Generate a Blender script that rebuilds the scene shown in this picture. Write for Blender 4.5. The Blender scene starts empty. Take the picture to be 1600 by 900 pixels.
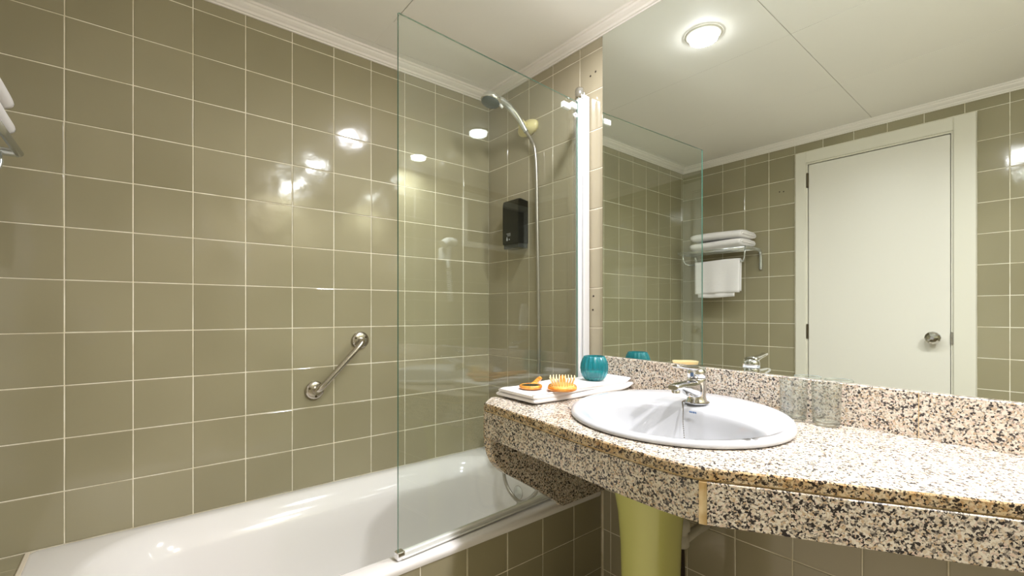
import bpy, math, random
from mathutils import Vector, Matrix, Euler
random.seed(7)
S = bpy.context.scene
COL = S.collection
H = 1.12                      # camera height; X = towards the mirror wall, Y = towards the bath wall
PI = math.pi

# ------------------------------------------------------------------ camera, world, exposure
cam_data = bpy.data.cameras.new('camera')
cam = bpy.data.objects.new('camera', cam_data); COL.objects.link(cam)
cam.location = (0, 0, H)
cam.rotation_euler = (PI/2, 0, 0.8803 - PI/2)
cam_data.sensor_width = 36; cam_data.lens = 710/1600*36
cam_data.shift_y = 38.2/1600
cam_data.clip_start = 0.02
S.camera = cam
world = bpy.data.worlds.new('world'); S.world = world; world.use_nodes = True
world.node_tree.nodes['Background'].inputs[0].default_value = (0.9, 0.93, 1, 1)
world.node_tree.nodes['Background'].inputs[1].default_value = 0.3
S.view_settings.view_transform = 'Standard'; S.view_settings.look = 'None'
S.view_settings.gamma = 1; S.view_settings.use_curve_mapping = False
S.view_settings.exposure = 0.42
LIGHTS = [(0.985, 0.88), (0.985, 0.17), (0.985, -0.44)]
LIGHT_W = [5.2, 7.0, 20.0]
LIGHT_COL = (0.98, 0.975, 1.03)
LENS_E = 95.0
DR, DL, DO, DN = 1.342, 1.805, -0.478, -0.62      # mirror wall, bath wall, door wall, near wall
ZC, ZCOR = H + 1.07, H + 1.03                     # ceiling, cornice bottom

# ------------------------------------------------------------------ node helpers
def srgb(r, g, b):
    f = lambda c: (c/255/12.92 if c/255 <= .04045 else ((c/255+.055)/1.055)**2.4)
    return (f(r), f(g), f(b), 1)
def mat(name, col, rough=.5, metal=0, spec=.5, **k):
    m = bpy.data.materials.new(name); m.use_nodes = True
    b = m.node_tree.nodes['Principled BSDF']
    b.inputs['Base Color'].default_value = col if len(col) == 4 else (*col, 1)
    b.inputs['Roughness'].default_value = rough; b.inputs['Metallic'].default_value = metal
    b.inputs['Specular IOR Level'].default_value = spec
    for a, v in k.items(): b.inputs[a.replace('_', ' ')].default_value = v
    return m
def nd(m, t, **k):
    n = m.node_tree.nodes.new(t)
    for a, v in k.items(): setattr(n, a, v)
    return n
def lk(m, a, b): m.node_tree.links.new(a, b)
def bsdf(m): return m.node_tree.nodes['Principled BSDF']
def coords(m, kind='Object'):
    return nd(m, 'ShaderNodeTexCoord').outputs[kind]
def noise(m, vec, scale, detail=3, rough=.5):
    n = nd(m, 'ShaderNodeTexNoise'); n.inputs['Scale'].default_value = scale
    n.inputs['Detail'].default_value = detail; n.inputs['Roughness'].default_value = rough
    lk(m, vec, n.inputs['Vector']); return n
def bump(m, height, strength, dist=.001):
    b = nd(m, 'ShaderNodeBump'); b.inputs['Strength'].default_value = strength; b.inputs['Distance'].default_value = dist
    lk(m, height, b.inputs['Height']); return b
def ramp(m, fac, stops, interp='LINEAR'):
    r = nd(m, 'ShaderNodeValToRGB'); r.color_ramp.interpolation = interp
    e = r.color_ramp.elements
    while len(e) < len(stops): e.new(.5)
    for i, (p, c) in enumerate(stops): e[i].position = p; e[i].color = c if len(c) == 4 else (*c, 1)
    lk(m, fac, r.inputs['Fac']); return r
def mixc(m, fac, a, b, mode='MIX'):
    x = nd(m, 'ShaderNodeMix', data_type='RGBA', blend_type=mode)
    for i, v in ((0, fac), (6, a), (7, b)):
        if isinstance(v, bpy.types.NodeSocket): lk(m, v, x.inputs[i])
        else: x.inputs[i].default_value = v
    return x.outputs[2]

def tile_material(name, c1, c2):
    m = mat(name, c1, .09, 0, .62)
    oi = nd(m, 'ShaderNodeObjectInfo'); g = nd(m, 'ShaderNodeNewGeometry')
    n = noise(m, g.outputs['Position'], 2.2, 2)
    a = nd(m, 'ShaderNodeMath', operation='MULTIPLY_ADD'); lk(m, oi.outputs['Random'], a.inputs[0]); a.inputs[1].default_value = .3
    lk(m, n.outputs['Fac'], a.inputs[2])
    r = ramp(m, a.outputs[0], [(.35, c1), (.95, c2)]); 
    lk(m, r.outputs[0], bsdf(m).inputs['Base Color'])
    w = noise(m, g.outputs['Position'], 11, 1, .4); w2 = noise(m, g.outputs['Position'], 60, 2, .5)
    s = nd(m, 'ShaderNodeMath', operation='MULTIPLY_ADD'); lk(m, w2.outputs['Fac'], s.inputs[0]); s.inputs[1].default_value = .06
    lk(m, w.outputs['Fac'], s.inputs[2])
    b = bump(m, s.outputs[0], .4, .004); lk(m, b.outputs[0], bsdf(m).inputs['Normal'])
    return m
def granite_material(name, tint=(1, 1, 1, 1), dark=0.0, edge=False, scale=1.0):
    m = mat(name, (.6, .55, .5), .16, 0, .5)
    g = nd(m, 'ShaderNodeNewGeometry').outputs['Position']
    d = noise(m, g, 160*scale, 2, .6)
    v = nd(m, 'ShaderNodeVectorMath', operation='MULTIPLY_ADD')
    lk(m, d.outputs['Color'], v.inputs[0]); v.inputs[1].default_value = (.008, .008, .008); lk(m, g, v.inputs[2])
    vo = nd(m, 'ShaderNodeTexVoronoi'); vo.inputs['Scale'].default_value = 300*scale; lk(m, v.outputs[0], vo.inputs['Vector'])
    sp = nd(m, 'ShaderNodeSeparateColor'); lk(m, vo.outputs['Color'], sp.inputs[0])
    big = noise(m, g, 105*scale, 2, .6)
    a = nd(m, 'ShaderNodeMath', operation='MULTIPLY_ADD'); lk(m, big.outputs['Fac'], a.inputs[0]); a.inputs[1].default_value = 1.0
    lk(m, sp.outputs[0], a.inputs[2])
    r = ramp(m, a.outputs[0], [(0, srgb(44, 40, 42)), (.60+dark, srgb(58, 53, 54)), (.65+dark, srgb(120, 112, 106)), (.76+dark, srgb(160, 151, 140)),
        (.84+dark, srgb(214, 203, 186)), (1.0, srgb(232, 222, 206))], 'LINEAR')
    # ramp input is clamped at 1, so a second ramp carries cream / tan / pink grains
    r2 = ramp(m, sp.outputs[1], [(0, srgb(236, 228, 214)), (.45, srgb(220, 206, 184)), (.7, srgb(205, 180, 150)), (.85, srgb(226, 204, 188)), (1, srgb(180, 172, 164))], 'CONSTANT')
    gt = nd(m, 'ShaderNodeMath', operation='GREATER_THAN'); lk(m, a.outputs[0], gt.inputs[0]); gt.inputs[1].default_value = .88+dark
    c = mixc(m, gt.outputs[0], r.outputs[0], r2.outputs[0])
    if edge:
        st = noise(m, g, 30, 3); rr = ramp(m, st.outputs['Fac'], [(.35, (1, .93, .78, 1)), (.7, (.86, .66, .38, 1))])
        c = mixc(m, 1.0, c, rr.outputs[0], 'MULTIPLY')
    c = mixc(m, 1.0, c, tint, 'MULTIPLY')
    lk(m, c, bsdf(m).inputs['Base Color'])
    return m
def terry(name, col):
    m = mat(name, col, .95, 0, .2); bsdf(m).inputs['Sheen Weight'].default_value = .3
    o = coords(m); n = noise(m, o, 700, 3, .7); n2 = noise(m, o, 60, 2)
    s = nd(m, 'ShaderNodeMath', operation='ADD'); lk(m, n.outputs['Fac'], s.inputs[0]); lk(m, n2.outputs['Fac'], s.inputs[1])
    b = bump(m, s.outputs[0], .55, .0018); lk(m, b.outputs[0], bsdf(m).inputs['Normal'])
    return m
def clear_glass(name, tint, f0=.04, rough=0.0):
    """architectural glass: tinted see-through plus an angle dependent reflection"""
    m = bpy.data.materials.new(name); m.use_nodes = True; m.node_tree.nodes.remove(bsdf(m))
    out = m.node_tree.nodes['Material Output']
    t = nd(m, 'ShaderNodeBsdfTransparent'); t.inputs[0].default_value = tint
    gl = nd(m, 'ShaderNodeBsdfGlossy'); gl.inputs['Roughness'].default_value = rough; gl.inputs['Color'].default_value = (.97, 1, .98, 1)
    lw = nd(m, 'ShaderNodeLayerWeight'); lw.inputs[0].default_value = .5
    p = nd(m, 'ShaderNodeMath', operation='POWER'); lk(m, lw.outputs['Facing'], p.inputs[0]); p.inputs[1].default_value = 5
    q = nd(m, 'ShaderNodeMath', operation='MULTIPLY_ADD'); lk(m, p.outputs[0], q.inputs[0]); q.inputs[1].default_value = 1-f0; q.inputs[2].default_value = f0
    mx = nd(m, 'ShaderNodeMixShader'); lk(m, q.outputs[0], mx.inputs[0]); lk(m, t.outputs[0], mx.inputs[1]); lk(m, gl.outputs[0], mx.inputs[2])
    lk(m, mx.outputs[0], out.inputs[0]); return m
def emit(name, col, e):
    m = bpy.data.materials.new(name); m.use_nodes = True; b = bsdf(m)
    b.inputs['Base Color'].default_value = (.8, .8, .8, 1); b.inputs['Emission Color'].default_value = (*col, 1); b.inputs['Emission Strength'].default_value = e
    return m

M = {}
M['tile'] = tile_material('olive_glazed_tile', srgb(146, 138, 110), srgb(162, 154, 126))
M['tile_taupe'] = tile_material('taupe_glazed_tile', srgb(158, 149, 124), srgb(169, 159, 134))
M['floor_tile'] = tile_material('floor_tile', srgb(205, 195, 175), srgb(215, 205, 186))
M['grout'] = mat('cream_grout', srgb(226, 216, 186), .75)
n_ = noise(M['grout'], nd(M['grout'], 'ShaderNodeNewGeometry').outputs['Position'], 18, 4)
lk(M['grout'], ramp(M['grout'], n_.outputs['Fac'], [(.3, srgb(216, 206, 178)), (.6, srgb(240, 233, 214))]).outputs[0], bsdf(M['grout']).inputs['Base Color'])
M['old_grout'] = mat('ochre_grout', srgb(200, 168, 108), .7)
n_ = noise(M['old_grout'], nd(M['old_grout'], 'ShaderNodeNewGeometry').outputs['Position'], 25, 4)
lk(M['old_grout'], ramp(M['old_grout'], n_.outputs['Fac'], [(.35, srgb(196, 160, 100)), (.6, srgb(228, 206, 162))]).outputs[0], bsdf(M['old_grout']).inputs['Base Color'])
M['granite'] = granite_material('speckled_granite', (.82, .815, .81, 1), dark=.04)
M['granite_edge'] = granite_material('stained_granite_edge', edge=True, dark=.10, tint=(.78, .76, .72, 1))
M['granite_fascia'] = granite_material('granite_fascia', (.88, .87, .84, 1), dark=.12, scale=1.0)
M['ceiling'] = mat('ceiling_paint', srgb(246, 243, 236), .6)
M['cornice'] = mat('cornice_plaster', srgb(238, 232, 224), .5)
M['porcelain'] = mat('white_porcelain', srgb(188, 189, 191), .06, 0, .6)
M['enamel'] = mat('bath_enamel', srgb(238, 234, 230), .1, 0, .55)
M['chrome'] = mat('chrome', (.82, .82, .83), .07, 1)
M['steel'] = mat('brushed_steel', (.62, .58, .52), .22, 1)
M['hose'] = mat('worn_hose_metal', (.42, .39, .34), .3, .85)
M['alu'] = mat('anodised_aluminium', (.88, .88, .90), .28, .45)
M['mirror'] = mat('silvered_mirror', (.81, .85, .815), .0, 1)
M['screen'] = clear_glass('screen_glass', (.965, .985, .968, 1), .045)
M['screen_edge'] = mat('green_glass_edge', (.09, .25, .2), .1, 0, .8, Transmission_Weight=.3)
M['tumbler'] = clear_glass('tumbler_glass', (.955, .965, .96, 1), .085)
M['tumbler_base'] = mat('thick_glass_base', (.93, .98, .96), .0, 0, .5, Transmission_Weight=1.0, IOR=1.45)
M['pane'] = mat('frosted_pane', srgb(120, 120, 104), .35)
M['white_paint'] = mat('white_door_paint', srgb(226, 222, 210), .35)
M['frame_paint'] = mat('cream_frame_paint', srgb(222, 218, 202), .35)
M['dark_gap'] = mat('dark_gap', srgb(50, 36, 24), .8)
M['bronze'] = mat('tarnished_hinge', srgb(96, 86, 66), .4, .7)
M['pedestal'] = mat('lime_glazed_pedestal', srgb(196, 196, 118), .16, 0, .5)
M['towel'] = terry('white_terry', srgb(238, 234, 232))
M['black'] = mat('black_plastic', srgb(9, 9, 10), .18, 0, .5)
M['smoked'] = mat('smoked_plastic', srgb(52, 52, 50), .15)
M['print'] = mat('white_print', srgb(190, 190, 190), .5)
M['yellow_plastic'] = mat('aged_ivory_plastic', srgb(228, 216, 158), .35)
M['white_plastic'] = mat('white_plastic', srgb(232, 232, 226), .3)
M['grey_plastic'] = mat('grey_spray_face', srgb(84, 92, 92), .3)
M['satin'] = mat('satin_chrome_plastic', (.72, .76, .76), .18, .85)
M['teal'] = mat('teal_ribbed_glass', (.01, .40, .46), .04, 0, .7, Transmission_Weight=.72, IOR=1.35, Coat_Weight=.6)
M['teal_in'] = mat('teal_glass_wax', srgb(150, 225, 190), .3)
M['wood'] = mat('orange_varnished_wood', srgb(222, 138, 38), .25, 0, .5, Coat_Weight=.4)
n_ = noise(M['wood'], coords(M['wood']), 60, 3)
lk(M['wood'], ramp(M['wood'], n_.outputs['Fac'], [(.35, srgb(205, 112, 24)), (.65, srgb(234, 164, 66))]).outputs[0], bsdf(M['wood']).inputs['Base Color'])
M['bristle'] = mat('pale_bristle', srgb(246, 226, 176), .45)
M['pad'] = mat('brush_pad', srgb(240, 180, 96), .6)
M['glassdark'] = mat('hand_mirror_glass', (.35, .38, .35), .02, 1)
M['blue'] = mat('blue_print', srgb(96, 122, 160), .4)
M['caulk'] = mat('caulk', srgb(226, 214, 194), .6)
M['pipe'] = mat('trap_plastic', srgb(196, 192, 176), .4)
M['lens'] = emit('downlight_lens', LIGHT_COL, LENS_E)

# ------------------------------------------------------------------ mesh helpers
class MB:
    def __init__(s): s.v = []; s.f = []; s.m = []; s.sm = []
    def add(s, vs, fs, mi=0, smooth=False):
        o = len(s.v); s.v += [tuple(p) for p in vs]
        for f in fs: s.f.append([i+o for i in f]); s.m.append(mi); s.sm.append(smooth)
        return s
    def box(s, x0, x1, y0, y1, z0, z1, mi=0, bev=0):
        if bev: return s.rbox(x0, x1, y0, y1, z0, z1, bev, mi)
        v = [(x, y, z) for z in (z0, z1) for y in (y0, y1) for x in (x0, x1)]
        return s.add(v, [(0, 2, 3, 1), (4, 5, 7, 6), (0, 1, 5, 4), (2, 6, 7, 3), (0, 4, 6, 2), (1, 3, 7, 5)], mi)
    def rbox(s, x0, x1, y0, y1, z0, z1, b, mi=0):
        loops = []
        for z, i in ((z0, b), (z0+b, 0), (z1-b, 0), (z1, b)):
            loops.append([(x0+i+b, y0+i, z), (x1-i-b, y0+i, z), (x1-i, y0+i+b, z), (x1-i, y1-i-b, z), (x1-i-b, y1-i, z), (x0+i+b, y1-i, z), (x0+i, y1-i-b, z), (x0+i, y0+i+b, z)])
        return s.loft(loops, mi=mi, cap0=True, cap1=True)
    def loft(s, loops, mi=0, closed=True, cap0=False, cap1=False, smooth=False):
        n = len(loops[0]); vs = [p for l in loops for p in l]; fs = []
        for k in range(len(loops)-1):
            for i in range(n if closed else n-1):
                j = (i+1) % n; fs.append((k*n+i, k*n+j, (k+1)*n+j, (k+1)*n+i))
        s.add(vs, fs, mi, smooth)
        o = len(s.v)-len(vs)
        if cap0: s.f.append([o+i for i in range(n)][::-1]); s.m.append(mi); s.sm.append(False)
        if cap1: s.f.append([o+(len(loops)-1)*n+i for i in range(n)]); s.m.append(mi); s.sm.append(False)
        return s
    def tube(s, pts, r, n=12, mi=0, cap=True, smooth=True):
        pts = [Vector(p) for p in pts]; loops = []
        rs = r if isinstance(r, (list, tuple)) else [r]*len(pts)
        ref = None
        for i, p in enumerate(pts):
            t = (pts[min(i+1, len(pts)-1)]-pts[max(i-1, 0)]).normalized()
            if ref is None:
                ref = Vector((0, 0, 1)) if abs(t.z) < .9 else Vector((1, 0, 0))
            a = (ref-t*ref.dot(t)).normalized(); ref = a; b = t.cross(a)
            loops.append([tuple(p+(a*math.cos(2*PI*k/n)+b*math.sin(2*PI*k/n))*rs[i]) for k in range(n)])
        return s.loft(loops, mi, True, cap, cap, smooth)
    def lathe(s, prof, c=(0, 0, 0), n=32, mi=0, axis=(0, 0, 1), smooth=True, cap0=False, cap1=False, rib=0, ribn=0):
        q = Vector((0, 0, 1)).rotation_difference(Vector(axis)); c = Vector(c); loops = []
        for r, z in prof:
            l = []
            for k in range(n):
                a = 2*PI*k/n; rr = r*(1+rib*math.cos(ribn*a)) if rib else r
                l.append(tuple(c+q@Vector((rr*math.cos(a), rr*math.sin(a), z))))
            loops.append(l)
        return s.loft(loops, mi, True, cap0, cap1, smooth)
    def build(s, name, mats, parent=None, smooth=None):
        me = bpy.data.meshes.new(name); me.from_pydata(s.v, [], s.f)
        for m in (mats if isinstance(mats, (list, tuple)) else [mats]): me.materials.append(m)
        me.polygons.foreach_set('material_index', s.m)
        me.polygons.foreach_set('use_smooth', [bool(smooth) if smooth is not None else x for x in s.sm])
        me.update()
        o = bpy.data.objects.new(name, me); COL.objects.link(o)
        if parent: o.parent = parent
        return o
def local(o, M4): o.data.transform(M4); return o
def tag(o, label, cat=None, group=None, kind=None):
    o['label'] = label
    if cat: o['category'] = cat
    if group: o['group'] = group
    if kind: o['kind'] = kind
    return o
def empty(name, loc=(0, 0, 0), rot=(0, 0, 0)):
    o = bpy.data.objects.new(name, None); COL.objects.link(o); o.location = loc; o.rotation_euler = rot; o.empty_display_size = .05
    return o
def smoothpath(pts, k=6):
    P = [Vector(p) for p in pts]; P = [P[0]*2-P[1]]+P+[P[-1]*2-P[-2]]; out = []
    for i in range(1, len(P)-2):
        a, b, c, d = P[i-1:i+3]
        for j in range(k):
            t = j/k
            out.append(.5*((2*b)+(c-a)*t+(2*a-5*b+4*c-d)*t*t+(3*b-a-3*c+d)*t**3))
    out.append(P[-2]); return out
def rrect(x0, x1, y0, y1, r, n=10):
    out = []
    for cx, cy, a0 in ((x1-r, y1-r, 0), (x0+r, y1-r, PI/2), (x0+r, y0+r, PI), (x1-r, y0+r, 1.5*PI)):
        for k in range(n+1):
            a = a0+PI/2*k/n; out.append((cx+r*math.cos(a), cy+r*math.sin(a)))
    return out

# ------------------------------------------------------------------ tiles
_tm = {}
def tile_mesh(w, h, m, b=.0014, th=.006):
    key = (round(w, 4), round(h, 4), m.name)
    if key in _tm: return _tm[key]
    a, c = w/2, h/2
    lo = lambda i, z: [(-a+i, -c+i, z), (a-i, -c+i, z), (a-i, c-i, z), (-a+i, c-i, z)]
    mb = MB().loft([lo(0, -th), lo(0, -b), lo(b*.4, -b*.35), lo(b*1.3, 0)], cap0=True, cap1=True)
    me = bpy.data.meshes.new('tile'); me.from_pydata(mb.v, [], mb.f); me.materials.append(m); me.update()
    _tm[key] = me; return me
def tile_grid(parent, O, X, Y, xs, ys, holes, m, gap=.0028, jit=.0022, proud=.0015):
    """tiles in the plane O + x X + y Y; xs / ys are the joint positions; holes are (x0,x1,y0,y1) to leave free"""
    O, X, Y = Vector(O), Vector(X), Vector(Y); N = X.cross(Y); cnt = 0
    R = Matrix((X, Y, N)).transposed().to_4x4()
    for i in range(len(xs)-1):
        for j in range(len(ys)-1):
            rects = [(xs[i], xs[i+1], ys[j], ys[j+1])]
            for hx0, hx1, hy0, hy1 in holes:
                new = []
                for x0, x1, y0, y1 in rects:
                    if x1 <= hx0+1e-6 or x0 >= hx1-1e-6 or y1 <= hy0+1e-6 or y0 >= hy1-1e-6: new.append((x0, x1, y0, y1)); continue
                    if x0 < hx0: new.append((x0, hx0, y0, y1))
                    if x1 > hx1: new.append((hx1, x1, y0, y1))
                    xa, xb = max(x0, hx0), min(x1, hx1)
                    if y0 < hy0: new.append((xa, xb, y0, hy0))
                    if y1 > hy1: new.append((xa, xb, hy1, y1))
                rects = new
            for x0, x1, y0, y1 in rects:
                w, h = x1-x0-gap, y1-y0-gap
                if w < .008 or h < .008: continue
                o = bpy.data.objects.new('tile', tile_mesh(w, h, m)); COL.objects.link(o)
                p = O+X*((x0+x1)/2)+Y*((y0+y1)/2)+N*(proud+random.uniform(-.0003, .0003))
                o.matrix_world = Matrix.Translation(p) @ R @ Euler((random.gauss(0, jit), random.gauss(0, jit), random.gauss(0, .0015))).to_matrix().to_4x4()
                o.parent = parent; cnt += 1
    return cnt
def steps(start, end, step, origin):
    """joint positions between start and end on a grid through origin"""
    k = math.ceil((start-origin)/step+1e-4); out = [start]
    while origin+k*step < end-1e-4: out.append(origin+k*step); k += 1
    return out+[end]
T = .15
ROW = H+.0926
z_all = steps(0, ZCOR+.01, T, ROW)

# ------------------------------------------------------------------ room shell
TH = .1
def slab(name, x0, x1, y0, y1, z0, z1, m, label):
    o = MB().box(x0, x1, y0, y1, z0, z1).build(name, m); return tag(o, label, None, None, 'structure')
# bath wall
wl = slab('wall_left', DO-TH, DR+TH, DL, DL+TH, 0, ZC+.03, M['grout'], 'olive glazed tile wall behind the bathtub with cream grout')
tile_grid(wl, (0, DL, 0), (1, 0, 0), (0, 0, 1), steps(DO, DR, T, DR), z_all, [(-.228, DR, 0, H-.66)], M['tile'])
# mirror wall
wr = slab('wall_right', DR, DR+TH, DN-TH, DL, 0, ZC+.03, M['grout'], 'tiled wall carrying the mirror and the shower hose holder')
ys_ = [-v for v in steps(DN, DL, T, DL)][::-1]
tile_grid(wr, (DR, 0, 0), (0, -1, 0), (0, 0, 1), ys_, z_all,
          [(-1.087, 2, H-.262, 9), (-DL, -1.09, 0, H-.66)], M['tile_taupe'])
# door wall
DOOR_Y0, DOOR_Y1, DOOR_Z = .263, 1.046, H+.973
wb = MB(); wb.box(DO-TH, DO, DN-TH, DOOR_Y0+.06, 0, ZC+.03); wb.box(DO-TH, DO, DOOR_Y1-.05, DL, 0, ZC+.03); wb.box(DO-TH, DO, DOOR_Y0+.06, DOOR_Y1-.05, DOOR_Z-.05, ZC+.03)
wb = wb.build('wall_back', M['grout']); tag(wb, 'olive tiled wall around the white door, seen in the mirror', None, None, 'structure')
tile_grid(wb, (DO, 0, 0), (0, 1, 0), (0, 0, 1), steps(DN, DL, T, DL), steps(0, ZCOR+.01, T, ROW-.012),
          [(DOOR_Y0, DOOR_Y1, 0, DOOR_Z)], M['tile'])
# near wall with a framed window
WX0, WX1, WZ0, WZ1 = -.38, .44, H+.53, H+.97
wn = MB(); wn.box(DO-TH, WX0, DN-TH, DN, 0, ZC+.03); wn.box(WX1, DR, DN-TH, DN, 0, ZC+.03); wn.box(WX0, WX1, DN-TH, DN, 0, WZ0); wn.box(WX0, WX1, DN-TH, DN, WZ1, ZC+.03)
wn = wn.build('wall_near', M['grout']); tag(wn, 'olive tiled wall opposite the bath, seen only as a reflection in the screen', None, None, 'structure')
tile_grid(wn, (0, DN, 0), (-1, 0, 0), (0, 0, 1), [-v for v in steps(DO, DR, T, DR)][::-1], z_all, [(-WX1, -WX0, WZ0, WZ1)], M['tile'])
w1 = empty('window_1', ((WX0+WX1)/2, DN, WZ0)); tag(w1, 'high white framed frosted window reflected in the shower screen', None, None, 'structure')
f = MB()
fw = .045
for a in ((WX0, WX1, WZ0, WZ0+fw), (WX0, WX1, WZ1-fw, WZ1), (WX0, WX0+fw, WZ0+fw, WZ1-fw), (WX1-fw, WX1, WZ0+fw, WZ1-fw)):
    f.box(a[0]-w1.location.x, a[1]-w1.location.x, -.06, .012, a[2]-WZ0, a[3]-WZ0)
f.build('window_frame', M['white_paint'], w1)
MB().box(WX0+fw-w1.location.x, WX1-fw-w1.location.x, -.045, -.038, fw, WZ1-WZ0-fw).build('pane', M['pane'], w1)
# floor
fl = slab('floor', DO-TH, DR+TH, DN-TH, DL+TH, -.1, -.004, M['grout'], 'beige tiled bathroom floor')
tile_grid(fl, (0, 0, -.004), (1, 0, 0), (0, 1, 0), steps(DO, DR, .3, DR), steps(DN, 1.08, .3, 1.08), [], M['floor_tile'], gap=.004, jit=.0005)
# ceiling of boards
ce = slab('ceiling', DO-TH, DR+TH, DN-TH, DL+TH, ZC+.008, ZC+.1, M['dark_gap'], 'white ceiling made of large painted boards with thin dark seams')
bx = [DO, .145, .73, DR]; by = [DN, -.41, .665, 1.74, DL]
for i in range(3):
    for j in range(4):
        dz = random.uniform(-.0006, .0006); g = .0010
        zb = ZC+dz
        MB().rbox(bx[i]+g, bx[i+1]-g, by[j]+g, by[j+1]-g, zb, zb+.008, .0006).build('board', M['ceiling'], ce)
MB().box(.7275, .7325, 1.57, DL, ZC-.0002, ZC+.008).build('seam_filler', M['ceiling'], ce)
# cornice
def cornice(name, pts, label):
    """pts: run from a to b, room side on the left of the direction"""
    a, b = Vector(pts[0]), Vector(pts[1]); d = (b-a).normalized(); n = Vector((-d.y, d.x))
    prof = [(0, 0), (.007, 0), (.008, .005), (.013, .007), (.015, .014), (.021, .018), (.027, .024), (.029, .031), (.034, .033), (.036, .04), (0, .04)]
    loops = []
    for p, s in ((a, 1), (b, -1)):
        loops.append([tuple((p+n*x+d*x*s).to_3d()+Vector((0, 0, ZCOR+z))) for x, z in prof])
    o = MB().loft(loops, cap0=True, cap1=True).build(name, M['cornice']); tag(o, label, None, None, 'structure')
cornice('trim_1', ((DR, DL), (DO, DL)), 'stepped white cornice above the bath wall')
cornice('trim_2', ((DR, DN), (DR, DL)), 'stepped white cornice above the mirror')
cornice('trim_3', ((DO, DL), (DO, DN)), 'stepped white cornice above the door, seen in the mirror')
cornice('trim_4', ((DO, DN), (DR, DN)), 'stepped white cornice above the near wall')

# ------------------------------------------------------------------ downlights
names = ['ceiling downlight nearest the bath, its disc reflected at the top of the mirror',
         'middle ceiling downlight, its disc reflected in the shower screen',
         'ceiling downlight farthest from the bath, above the right end of the counter']
for (x, y), lab, watt in zip(LIGHTS, names, LIGHT_W):
    t = empty('downlight', (x, y, ZC)); tag(t, lab, 'ceiling light', 'row of ceiling downlights')
    MB().lathe([(.052, .006), (.052, -.003), (.056, -.005), (.066, -.004), (.069, -.0005)], n=40).build('trim_ring', M['white_paint'], t)
    MB().lathe([(.0005, -.0170), (.03, -.0160), (.044, -.0125), (.0515, -.0055), (.0525, -.0014)], n=40, cap0=True).build('lens', M['lens'], t)
    ld = bpy.data.lights.new('downlight_lamp', 'AREA'); ld.shape = 'DISK'; ld.size = .1; ld.energy = watt; ld.color = LIGHT_COL
    ld.spread = math.radians(165)
    lo = bpy.data.objects.new('lamp', ld); COL.objects.link(lo); lo.parent = t; lo.location = (0, 0, -.02)


# ------------------------------------------------------------------ door
d = empty('door_1', (DO, DOOR_Y0, 0)); tag(d, 'plain white door in a cream frame with a round faceted chrome knob', None, None, 'structure')
PY0, PY1, PZ = .356-DOOR_Y0, .978-DOOR_Y0, H+.893
W = DOOR_Y1-DOOR_Y0
f = MB(); px = .022
f.rbox(-.09, px, 0, PY0-.012, 0, DOOR_Z, .003); f.rbox(-.09, px, PY1+.012, W, 0, DOOR_Z, .003); f.rbox(-.09, px, PY0-.012, PY1+.012, PZ+.012, DOOR_Z, .003)
f.box(-.09, px-.012, PY0-.012, PY0-.003, 0, PZ+.003); f.box(-.09, px-.012, PY1+.004, PY1+.012, 0, PZ+.003); f.box(-.09, px-.012, PY0-.012, PY1+.012, PZ+.004, PZ+.012)
f.build('door_frame', M['frame_paint'], d)
MB().box(-.09, -.04, PY0-.012, PY1+.012, 0, PZ+.012).build('rebate', M['dark_gap'], d)
MB().rbox(-.035, .008, PY0, PY1, .006, PZ, .0015).build('door_leaf', M['white_paint'], d)
for z in (H+.80, H-.115, .25):
    MB().rbox(.004, .016, PY1-.001, PY1+.010, z-.045, z+.045, .002).build('hinge', M['bronze'], d)
kb = MB()
ky, kz = .415-DOOR_Y0, H-.128
kb.lathe([(.026, 0), (.026, .004), (.014, .008), (.011, .02), (.012, .028)], (.008, ky, kz), 16, axis=(1, 0, 0), smooth=False, cap0=True)
kb.lathe([(.012, .026), (.026, .033), (.033, .043), (.031, .054), (.022, .062), (.008, .066), (.001, .066)], (.008, ky, kz), 12, axis=(1, 0, 0), smooth=False)
kb.build('knob', M['chrome'], d)
MB().box(.004, px+.001, PY0-.010, PY0-.004, kz-.03, kz+.03).build('strike_plate', M['steel'], d)

# ------------------------------------------------------------------ bathtub
tub = empty('bathtub', (.557, 1.445, 0)); tag(tub, 'white enamel bathtub with rounded basin along the olive tiled wall', 'bathtub')
ox, oy = tub.location.x, tub.location.y
X0, X1, Y0, Y1, ZR = -.228-ox, DR-ox-.004, 1.086-oy, DL-oy-.004, H-.657
loops = []
def L(z, l, r, nr, fr, rad): loops.append([(x, y, z) for x, y in rrect(X0+l, X1-r, Y0+nr, Y1-fr, rad, 12)])
L(ZR-.022, .004, 0, .004, 0, .02); L(ZR-.012, 0, 0, 0, 0, .02); L(ZR-.004, .001, 0, .001, 0, .02); L(ZR-.001, .004, 0, .004, 0, .02); L(ZR, .010, .002, .010, .002, .02)
L(ZR-.001, .095, .07, .062, .032, .20); L(ZR-.003, .108, .078, .068, .038, .20); L(ZR-.009, .12, .084, .073, .046, .20); L(ZR-.022, .135, .089, .078, .060, .20)
L(ZR-.045, .15, .094, .083, .078, .19); L(ZR-.066, .165, .098, .087, .091, .185); L(ZR-.078, .175, .100, .090, .096, .18); L(ZR-.14, .205, .106, .098, .101, .17); L(ZR-.24, .26, .12, .115, .110, .16); L(ZR-.31, .31, .14, .135, .122, .15)
L(ZR-.345, .36, .17, .16, .14, .14); L(ZR-.36, .42, .22, .2, .18, .12); L(ZR-.364, .52, .3, .27, .25, .08)
MB().loft(loops, cap1=True, smooth=True).build('basin', M['enamel'], tub)
ov = MB(); oc = (1.342-ox-.098, 1.455-oy, ZR-.10)
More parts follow.
